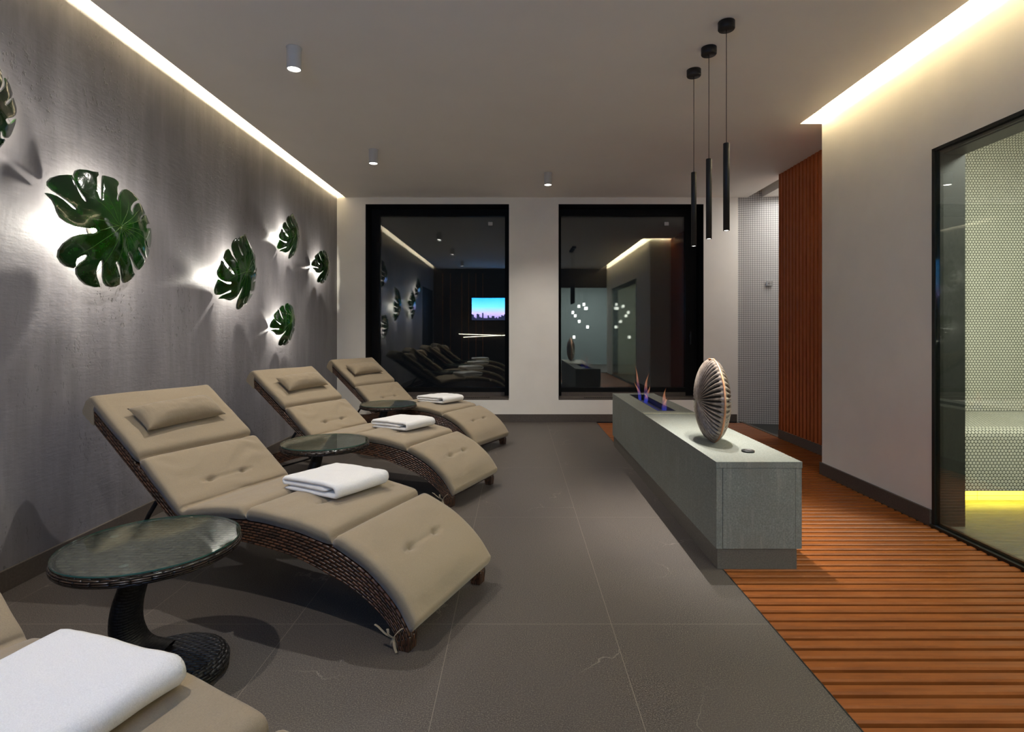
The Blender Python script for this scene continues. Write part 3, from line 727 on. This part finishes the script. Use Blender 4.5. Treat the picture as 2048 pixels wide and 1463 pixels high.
def lounger():
    o = empty('sun_lounger')
    for t0, t1 in ((.004, .052), (WD - .052, WD - .004)):
        m = MB(); rail(m, t0, t1); m.build('side_rail', 'wicker', o)
    # woven deck under the cushion
    NN = 60; pts, L = spl([(x, z - .004, 0) for x, z in BOT[:11]], NN); m = MB(); P = []
    for i, p in enumerate(pts):
        tg = (pts[min(i + 1, NN - 1)] - pts[max(i - 1, 0)]).normalized(); nx, nz = -tg.y, tg.x
        q = (p.x - nx * .016, p.y - nz * .016); P.append([(p.x, -.052, p.y), (p.x, -WD + .052, p.y), (q[0], -WD + .052, q[1]), (q[0], -.052, q[1])])
    m.grid(P, lambda i, j: (min(i, NN - 1) * L / NN, (0, .5, .52, 1.02, 1.04)[j]), close_v=True, smooth=False); m.add(P[0], [(0, 1, 2, 3)]); m.add(P[-1], [(0, 1, 2, 3)])
    m.build('woven_seat', 'wicker', o)
    # backrest frame
    A = Vector((1.135, .300)); B = Vector((1.750, .748)); d = (B - A).normalized(); nn = Vector((-d.y, d.x)); m = MB()
    def barq(t0, t1, s0, s1, h0, h1):
        q = [A + d * s0 + nn * h0, A + d * s1 + nn * h0, A + d * s1 + nn * h1, A + d * s0 + nn * h1]
        vs = [(p.x, -t0, p.y) for p in q] + [(p.x, -t1, p.y) for p in q]
        fs = [(0, 1, 2, 3), (4, 5, 6, 7), (0, 1, 5, 4), (1, 2, 6, 5), (2, 3, 7, 6), (3, 0, 4, 7)]
        uu = [(s0, h0), (s1, h0), (s1, h1), (s0, h1)] * 2
        m.add(vs, fs, [[(uu[k][0], uu[k][1] + (.5 * (t1 - t0) if k > 3 else 0)) for k in fc] for fc in fs])
    LB = (B - A).length
    barq(.006, .040, 0, LB, -.030, .012); barq(WD - .040, WD - .006, 0, LB, -.030, .012); barq(.040, WD - .040, LB - .03, LB, -.026, .010); barq(.040, WD - .040, 0.0, .03, -.026, .010)
    barq(.040, WD - .040, .03, LB - .03, -.006, .008)
    m.build('backrest_frame', 'wicker', o)
    for t in (.06, WD - .06):
        m = MB(); m.tube([(1.305, -t, .405), (1.40, -t, .285), (1.455, -t, .205)], .0095, 10); m.tube([(1.455, -t, .205), (1.47, -t, .20), (1.475, -t, .215), (1.47, -t, .235), (1.455, -t, .24)], .006, 8)
        m.build('back_strut', 'blackmetal', o)
    m = MB(); m.tube([(1.305, -.04, .405), (1.305, -WD + .04, .405)], .008, 8); m.tube([(1.46, -.03, .19), (1.46, -WD + .03, .19)], .010, 8); m.build('support_rod', 'blackmetal', o)
    for t in (.075, WD - .075):
        m = MB(); rg = []
        for i in range(28):
            a = 2 * PI * i / 28; rg.append([(1.60 + (.046 + .012 * math.cos(b)) * math.cos(a), -t + .014 * math.sin(b), .0585 + (.046 + .012 * math.cos(b)) * math.sin(a)) for b in [2 * PI * k / 10 for k in range(10)]])
        m.grid(rg, close_u=True, close_v=True); m.tube([(1.60, -t - .012, .0585), (1.60, -t + .012, .0585)], .014, 14)
        for q in range(4): a = q * PI / 2 + .4; m.tube([(1.60, -t, .0585), (1.60 + .045 * math.cos(a), -t, .0585 + .045 * math.sin(a))], .006, 6)
        m.build('wheel', 'rubber', o)
    m = MB(); m.tube([(1.60, -.05, .0585), (1.60, -WD + .05, .0585)], .007, 8); m.build('axle', 'blackmetal', o)
    for t in (.028, WD - .028):
        m = MB(); m.box(-.006, .037, -t - .0235, -t + .0235, 0, .012); m.build('foot_cap', 'rubber', o, bevel=.003)
    cu = cushion_mesh().build('cushion', 'cushion', o)
    # hood that slips over the top of the backrest
    m = MB(); P = []; K = 12
    for i in range(K + 1):
        t = .001 + (WD - .002) * i / K
        s0, s1 = LB - .085 + .012 * math.sin(i * .9), LB + .018 + .004 * math.sin(i * 1.7)
        pr_ = [(s0, -.036), (s1 - .012, -.040), (s1, -.028), (s1 + .004, .02), (s1 - .006, .052), (s1 - .05, .060), (s1 - .06, .018), (s0, -.0315)]
        P.append([((A + d * a + nn * b).x, -t, (A + d * a + nn * b).y) for a, b in pr_])
    m.grid(P, close_v=True); m.add(P[0], [tuple(range(8))]); m.add(P[-1], [tuple(range(8))]); m.build('cushion_hood', 'cushion', o)
    # tie straps at the two front corners
    for t, sg in ((.008, 1), (WD - .008, -1)):
        m = MB(); tt = -t + sg * .012
        for pts, r in (([(.004, -t - sg * .01, .088), (.030, tt, .070), (.050, tt + sg * .006, .040), (.056, tt + sg * .004, .018)], .0045),
                       ([(.052, tt, .044), (.075, tt + sg * .010, .058), (.105, tt + sg * .012, .078), (.118, tt + sg * .014, .084)], .005),
                       ([(.052, tt, .044), (.060, tt + sg * .012, .060), (.066, tt + sg * .012, .078)], .006),
                       ([(.050, tt, .046), (.036, tt + sg * .012, .020), (.026, tt + sg * .016, .006)], .005)):
            q, _ = spl(pts, 10); m.tube(q, r, 8, flat=.35)
        m.build('tie_strap', 'cushion', o)
    return o
LS = [(-.380, 1.910, 22.5), (-.420, 3.480, 24.0), (-.396, 4.915, 28.0), (-.390, .387, 22.0)]
ANG = math.atan2(.448, .615)
llab = ['beige cushioned brown wicker lounger in front, with the whole backrest and near rail in view', 'beige cushioned brown wicker lounger, middle one of the row, between two round tables',
        'beige cushioned brown wicker lounger at the back, in front of the left window', 'beige cushioned wicker lounger cut off at the bottom left corner of the picture']
def L2W(P0, s, t):
    ca, sa = math.cos(R(180 - P0[2])), math.sin(R(180 - P0[2])); return (P0[0] + ca * s + sa * t, P0[1] + sa * s - ca * t)
proto = lounger()
for i, (x, y, th) in enumerate(LS):
    o = proto if i == 0 else copy_tree(proto)
    o.location = (x, y, 0); o.rotation_euler = (0, 0, R(180 - th)); tag(o, llab[i], 'sun lounger', 'wicker loungers along the plaster wall')

# ---- pillows on the backrests
def pillow():
    NX, NY = 36, 22; A_, B_ = .215, .080; top = []; bot = []
    for i in range(NX + 1):
        x = -1 + 2 * i / NX; r1, r2 = [], []
        for j in range(NY + 1):
            y = -1 + 2 * j / NY
            h = .062 * (max(0, 1 - abs(x) ** 3.2) ** .55) * (max(0, 1 - abs(y) ** 2.3) ** .6)
            px = x * A_ * (1 - .05 * (1 - y * y)); py = y * B_ * (1 - .14 * (1 - x * x))
            wv = .0028 * noise.noise(Vector((x * 5, y * 3, 2))) * (h / .04) + .002 * math.sin(x * 24 + 2 * y) * math.exp(-((1 - abs(x)) / .25) ** 2) * (h / .03)
            r1.append((px, py, h + wv)); r2.append((px, py, -h * .75 + wv))
        top.append(r1); bot.append(r2)
    m = MB(); m.grid(top); m.grid(bot); return m
pm_ = pillow().build('pillow', 'pillow')
def place_pillow(o, P0, s, z, t, yaw):
    xw, yw = L2W(P0, s, t); ca, sa = math.cos(R(180 - P0[2])), math.sin(R(180 - P0[2]))
    # axes: long axis across the lounger, short axis up the backrest
    up = Vector((ca * math.cos(ANG), sa * math.cos(ANG), math.sin(ANG))); ac = Vector((sa, -ca, 0))
    nrm = ac.cross(up).normalized()
    if nrm.z < 0: nrm = -nrm
    ax = (ac * math.cos(yaw) + up * math.sin(yaw)).normalized(); ay = nrm.cross(ax)
    o.matrix_world = Matrix(((ax.x, ay.x, nrm.x, xw), (ax.y, ay.y, nrm.y, yw), (ax.z, ay.z, nrm.z, z), (0, 0, 0, 1)))
PL = [(.285, 0.06), (.30, .04), (.27, .02), (.30, 0)]
PLAB = ['small beige pillow on the backrest of the front lounger', 'small beige pillow on the backrest of the middle lounger', 'small beige pillow on the backrest of the lounger by the window', 'small beige pillow on the lounger cut off at bottom left']
for i, P0 in enumerate(LS):
    o = pm_ if i == 0 else pm_.copy()
    if i: COL.objects.link(o)
    s_ = 1.575; z_ = .300 + (s_ - 1.135) * math.tan(ANG)
    off_ = .106
    place_pillow(o, P0, s_ - off_ * math.sin(ANG), z_ + off_ * math.cos(ANG), PL[i][0], PL[i][1]); tag(o, PLAB[i], 'pillow', 'pillows on the loungers')

# ---- folded towels
def towel(seed, style=0):
    random.seed(seed); X_ = .170; th = .0205
    zb, zm, zt = .011, .0325, .0545
    path = [(-X_ + .006, zb)] + [(-X_ + .006 + (2 * X_ - .03) * k / 12, zb) for k in range(1, 13)]
    cx = path[-1][0]
    path += [(cx + .0218 * math.sin(a), .0328 - .0218 * math.cos(a)) for a in [R(q) for q in range(20, 181, 20)]]
    path += [(cx - (cx + X_ - .006) * k / 12, zt) for k in range(1, 13)]
    path += [(-X_ + .006 - .011 * math.sin(a), .0435 + .011 * math.cos(a)) for a in [R(q) for q in range(30, 181, 30)]]
    path += [(-X_ + .006 + (2 * X_ - .07) * k / 12, zm) for k in range(1, 13)]
    pts, L = spl([(a, b, 0) for a, b in path], 120)
    hw = .150; NW = 26; rings = []
    for j in range(NW + 1):
        y = -hw + 2 * hw * j / NW; e = hw - abs(y); rr = th / 2 * (1 if e > .01 else (.45 + .55 * math.sqrt(max(0, 1 - ((.01 - e) / .01) ** 2))))
        A1, B1 = [], []
        for i, p in enumerate(pts):
            tg = (pts[min(i + 1, 119)] - pts[max(i - 1, 0)]).normalized(); nx, nz = -tg.y, tg.x
            lay = p.y / .055; fe = min(i, 119 - i) / 4.0; r_ = rr * (min(1, .35 + .65 * fe) if fe < 1 else 1)
            wob = (.0045 * noise.noise(Vector((p.x * 9 + seed, y * 8, 3))) + .002 * noise.noise(Vector((p.x * 25, y * 22, seed)))) * lay
            sh = .006 * noise.noise(Vector((y * 7, seed, round(p.y * 60)))) + .010 * (y / hw) * (lay - .5) * (1 if seed % 2 else -1) * .5
            yy = y + (.005 * noise.noise(Vector((p.x * 6, seed * 2.0, round(p.y * 45)))) if e < .02 else 0)
            sag = -.004 * lay * (abs(p.x) / X_) ** 3
            A1.append((p.x + nx * r_ + sh, yy, max(.0015, p.y + nz * r_ + wob + sag))); B1.append((p.x - nx * r_ + sh, yy, max(.0008, p.y - nz * r_ + wob + sag)))
        rings.append(A1 + B1[::-1])
    m = MB(); m.grid(rings, close_v=True)
    for rg in (rings[0], rings[-1]):
        k = len(rg) // 2
        for j in range(k - 1): m.add([rg[j], rg[j + 1], rg[-2 - j], rg[-1 - j]], [(0, 1, 2, 3)], None, 0, True)
    return m
TLAB = ['folded white towel on the seat of the front lounger', 'folded white towel on the seat of the middle lounger', 'folded white towel on the lounger by the window', 'folded white towel at the bottom left corner of the picture, the closest of the four']
TP = [(.625, .385, -9), (.61, .37, -8), (.60, .36, -6), (.672, .402, 3)]
for i, P0 in enumerate(LS):
    o = towel(i + 3).build('folded_towel', 'towel'); s_, t_, rz = TP[i]
    xw, yw = L2W(P0, s_, t_); o.location = (xw, yw, .405); o.rotation_euler = (0, R(-1), R(-P0[2] + rz))
    tag(o, TLAB[i], 'towel', 'folded towels on the loungers')

# ---- round wicker side tables
def table():
    o = empty('side_table'); RT = .250; ZT_ = .445
    m = MB(); m.disc(RT - .004, ZT_ - .0075); m.disc(RT - .01, ZT_ - .034); m.build('woven_top', 'wickertab', o)
    m = MB(); prof = [(RT - .012 + .017 * math.cos(a), ZT_ - .0235 + .0165 * math.sin(a)) for a in [2 * PI * k / 14 for k in range(15)]]; m.lathe(prof, 96)
    m.build('wicker_rim', 'wickerrim', o)
    m = MB(); m.lathe([(0, ZT_ - .006), (RT - .001, ZT_ - .006), (RT, ZT_ - .004), (RT, ZT_ - .0015), (RT - .0015, ZT_), (0, ZT_)], 96, smooth=False); g = m.build('glass_top', 'tableglass', o)
    m = MB(); m.lathe([(RT + .0002, ZT_ - .0055), (RT + .0004, ZT_ - .003), (RT + .0002, ZT_ - .001)], 96); m.build('glass_edge', 'glassedge', g)
    for a in (40, 160, 280):
        m = MB(); m.disc(.012, ZT_ - .0066, (.17 * math.cos(R(a)), .17 * math.sin(R(a))), 20); m.build('clear_pad', 'clear_pad', o)
    q, L = spl([(-.030, .0, .418), (-.052, 0, .33), (-.078, 0, .24), (-.085, .01, .16), (-.060, .02, .09), (-.01, .03, .045)], 26)
    m = MB(); rings = []
    for i, p in enumerate(q):
        t = i / 25; wx = .028 + .018 * t + (.035 * max(0, t - .75) * 4); wy = .050 + .018 * t
        tg = (q[min(i + 1, 25)] - q[max(i - 1, 0)]).normalized(); a = Vector((tg.z, 0, -tg.x)).normalized()
        rings.append([tuple(p + a * wx * math.cos(b) + Vector((0, wy * math.sin(b), 0))) for b in [2 * PI * k / 24 for k in range(24)]])
    m.grid(rings, lambda i, j: (j / 24 * .3, min(i, 25) * L / 25), close_v=True); m.build('curved_stem', 'wickerstem', o)
    m = MB(); BR = .170; prof = [(0, .001), (BR - .008, .001), (BR, .010), (BR + .002, .028), (BR - .006, .046), (BR - .03, .055)]
    m.lathe(prof, 64, (.030, .045, 0)); m.build('base_rim', 'wickerbase', o)
    m = MB(); n_ = 64; rr = [BR - .028, .09, .05, .001]; zz = [.0552, .062, .066, .068]
    P = [[(.030 + r_ * math.cos(2 * PI * k / n_), .045 + r_ * math.sin(2 * PI * k / n_), z) for k in range(n_)] for r_, z in zip(rr, zz)]
    m.grid(P, close_v=True)
    for fi, fc in enumerate(m.f): m.uv[fi] = [(m.v[k][0] * .97 + m.v[k][1] * .26, m.v[k][1] * .97 - m.v[k][0] * .26) for k in fc]
    m.build('base_plate', 'wickerbase', o)
    return o
TB = [(-1.148, 1.75, 0), (-1.147, 3.33, R(8)), (-1.167, 5.05, R(-5))]
tlab = ['round glass-topped dark wicker table in the left foreground, beside the front lounger', 'round glass-topped dark wicker table between the front and middle loungers', 'round glass-topped dark wicker table between the middle and window loungers']
tp = table()
for i, (x, y, rz) in enumerate(TB):
    o = tp if i == 0 else copy_tree(tp)
    o.location = (x, y, 0); o.rotation_euler = (0, 0, rz); tag(o, tlab[i], 'side table', 'round side tables between the loungers')

# ---- glazed monstera-leaf wall lamps
OUT = [(465,735),(440,712),(400,712),(340,705),(285,690),(235,650),(195,600),(175,540),(165,480),(150,420),(115,343),(140,350),(180,375),(215,410),(245,450),(275,495),(300,520),(315,510),(290,470),(250,420),(200,360),(165,315),(143,265),(150,225),(180,185),(230,158),(285,152),(322,155),(320,200),(322,260),(332,330),(350,390),(370,430),(390,435),(385,400),(365,350),(345,290),(335,220),(345,150),(370,110),(400,95),(460,103),(510,120),(553,125),(545,155),(520,180),(510,230),(495,290),(490,350),(492,400),(505,425),(518,400),(530,350),(550,270),(575,200),(600,160),(650,172),(700,190),(735,225),(720,255),(690,280),(670,325),(655,370),(640,405),(648,435),(660,425),(680,385),(720,340),(765,308),(800,303),(840,318),(885,350),(940,415),(900,420),(850,440),(800,480),(780,515),(790,560),(810,555),(835,510),(870,470),(900,450),(930,448),(960,475),(1015,555),(970,570),(920,590),(895,615),(895,645),(915,640),(940,605),(990,575),(1020,570),(1045,620),(1075,665),(1030,665),(1000,675),(990,700),(1010,720),(1050,708),(1090,712),(1110,725),(1120,760),(1143,795),(1125,820),(1110,850),(1105,890),(1090,915),(1050,910),(1000,880),(970,845),(950,840),(945,860),(975,890),(1020,915),(1060,930),(1087,940),(1075,975),(1050,1010),(1020,1028),(980,1000),(930,965),(890,920),(862,908),(858,925),(890,965),(940,1005),(985,1035),(1017,1052),(1000,1090),(975,1125),(950,1148),(900,1120),(850,1075),(800,1015),(765,970),(745,955),(745,975),(790,1050),(830,1120),(865,1165),(908,1195),(880,1240),(845,1270),(815,1283),(780,1250),(745,1190),(710,1110),(680,1065),(658,1052),(655,1075),(690,1140),(730,1210),(772,1300),(740,1318),(690,1328),(645,1315),(610,1280),(580,1215),(560,1140),(540,1070),(520,1035),(503,1060),(498,1110),(505,1165),(530,1220),(560,1270),(590,1325),(550,1328),(480,1300),(420,1250),(375,1190),(360,1130),(375,1075),(400,1040),(412,1000),(395,985),(365,1000),(342,1030),(340,1070),(350,1110),(338,1130),(290,1110),(250,1070),(215,1010),(210,940),(230,870),(275,800),(320,775),(380,768),(430,765),(460,745)]
XP = 2.115; YC, ZC_ = 2.92, 1.63
def px2yz(p):
    u, v = 90 + p[0] / 5.225, 320 + p[1] / 5.225; Y = F * XP / (1034 - u); return (Y - YC, CZ - (v - 660) * Y / F - ZC_)
def dome(y, z): r2 = (y * y + z * z) / (.33 * .33); return .137 - .088 * r2 + .010 * math.sin(y * 30) * math.sin(z * 26) * .4
def leaf_obj():
    root = empty('leaf_lamp')
    P2 = [Vector(px2yz(p)) for p in OUT]; nb = len(P2)
    ins = []
    def inside(q):
        c = False
        for i in range(nb):
            a, b = P2[i], P2[i - 1]
            if (a.y > q[1]) != (b.y > q[1]) and q[0] < (b.x - a.x) * (q[1] - a.y) / (b.y - a.y) + a.x: c = not c
        return c
    k = -.36
    while k < .36:
        l_ = -.34
        while l_ < .34:
            q = (k + random.uniform(-.003, .003), l_ + random.uniform(-.003, .003))
            if inside(q) and min((Vector(q) - p).length for p in P2) > .008: ins.append(Vector(q))
            l_ += .016
        k += .016
    vs, es, fs, *_r = geometry.delaunay_2d_cdt(P2 + ins, [(i, (i + 1) % nb) for i in range(nb)], [], 1, 1e-6)
    fs = [f_ for f_ in fs]
    m = MB(); n0 = len(vs); T = .011
    def edged(y, z):  # distance to outline, for the rolled rim
        return 1
    fv = [(dome(p.x, p.y), p.x, p.y) for p in vs]; bv = [(dome(p.x, p.y) - T, p.x, p.y) for p in vs]
    cnt = {}
    for f_ in fs:
        for a, b in zip(f_, f_[1:] + f_[:1]) if isinstance(f_, list) else zip(f_, tuple(f_[1:]) + (f_[0],)): cnt[(min(a, b), max(a, b))] = cnt.get((min(a, b), max(a, b)), 0) + 1
    allf = [tuple(f_) for f_ in fs] + [tuple(n0 + q for q in reversed(f_)) for f_ in fs] + [(a, b, n0 + b, n0 + a) for (a, b), c in cnt.items() if c == 1]
    m.add(fv + bv, allf, None, 0, True)
    lo = m.build('leaf_blade', 'leaf', root)
    bv_ = lo.modifiers.new('soft_edge', 'BEVEL'); bv_.width = .0035; bv_.segments = 2; bv_.limit_method = 'ANGLE'; bv_.angle_limit = R(50)
    # veins
    o0 = Vector(px2yz((470, 735))); cen = Vector(px2yz((670, 690))); ap = Vector(px2yz((1120, 790)))
    lines = [[o0, cen, ap]] + [[cen * .9 + o0 * .1, (cen + Vector(px2yz(e_))) / 2 + Vector((.01, .012)), Vector(px2yz(e_))] for e_ in
             ((240, 200), (430, 140), (640, 210), (800, 360), (930, 500), (1010, 620), (1040, 900), (980, 1000), (900, 1090), (800, 1230), (650, 1270), (480, 1250), (290, 1040), (230, 600))]
    m = MB()
    for ln in lines:
        q, _ = spl([(p.x, p.y, 0) for p in ln], 16)
        m.tube([(dome(p.x, p.y) + .0002, p.x, p.y) for p in q[:14]], [.0017 * (1 - .7 * i / 14) for i in range(14)], 6)
    m.build('veins', 'vein', root)
    m = MB(); m.lathe([(0, 0), (.045, 0), (.045, .022), (.040, .026), (0, .026)], 32); b = m.build('wall_bracket', 'white', root); b.rotation_euler = (0, R(90), 0); b.location = (0, -.06, 0)
    m = MB(); m.tube([(.026, -.06, 0), (.115, -.06, 0)], .006, 8); m.build('stem', 'brass', root)
    return root
LV = [(2.92, 1.63, 0, 1.0, 'largest green glazed monstera leaf wall lamp, broad and nearly facing the viewer'),
      (4.27, 1.59, 64, .90, 'tall green monstera leaf wall lamp, second largest, right of the largest leaf'),
      (5.24, 2.02, 66, .66, 'small green leaf wall lamp highest up, near the ceiling glow'),
      (6.12, 1.83, 32, .62, 'small green leaf wall lamp nearest the far corner'),
      (5.14, 1.19, 36, .66, 'small green leaf wall lamp lowest down, above the middle lounger'),
      (2.17, 2.05, 95, .66, 'green leaf wall lamp cut off by the left edge of the picture')]
lf = leaf_obj()
LPW = [19, 13, 5.5, 4.5, 5.5, 7]
for i, (y, z, ang, sc, lab) in enumerate(LV):
    o = lf if i == 0 else copy_tree(lf)
    o.location = (XL + .001, y, z); o.rotation_euler = (R(ang), 0, 0); o.scale = (max(.75, sc), sc, sc); tag(o, lab, 'wall lamp', 'leaf wall lamps')
    a = R(ang); dy, dz = -.09 * sc * math.cos(a), -.09 * sc * math.sin(a)
    light('leaf_bulb', 'SPOT', (XL + .070 * (1 if i == 0 else .9), y + dy, z + dz), LPW[i], LEAFC, shadow_soft_size=.012, rot=(0, R(90), 0), spot_size=R(178), spot_blend=.04)

# ---- small fittings
sp_ = empty('shower_valve', (3.03, 6.685, 1.67)); tag(sp_, 'small square chrome valve plate on the white mosaic wall', 'valve')
m = MB(); m.box(-.035, .035, -.012, .0, -.03, .03); o = m.build('plate', 'chrome', sp_, bevel=.002)
m = MB(); m.tube([(0, -.012, 0), (0, -.03, 0)], .010, 16); m.build('knob', 'chrome', sp_)
sp_.rotation_euler = (0, 0, R(-11.3))
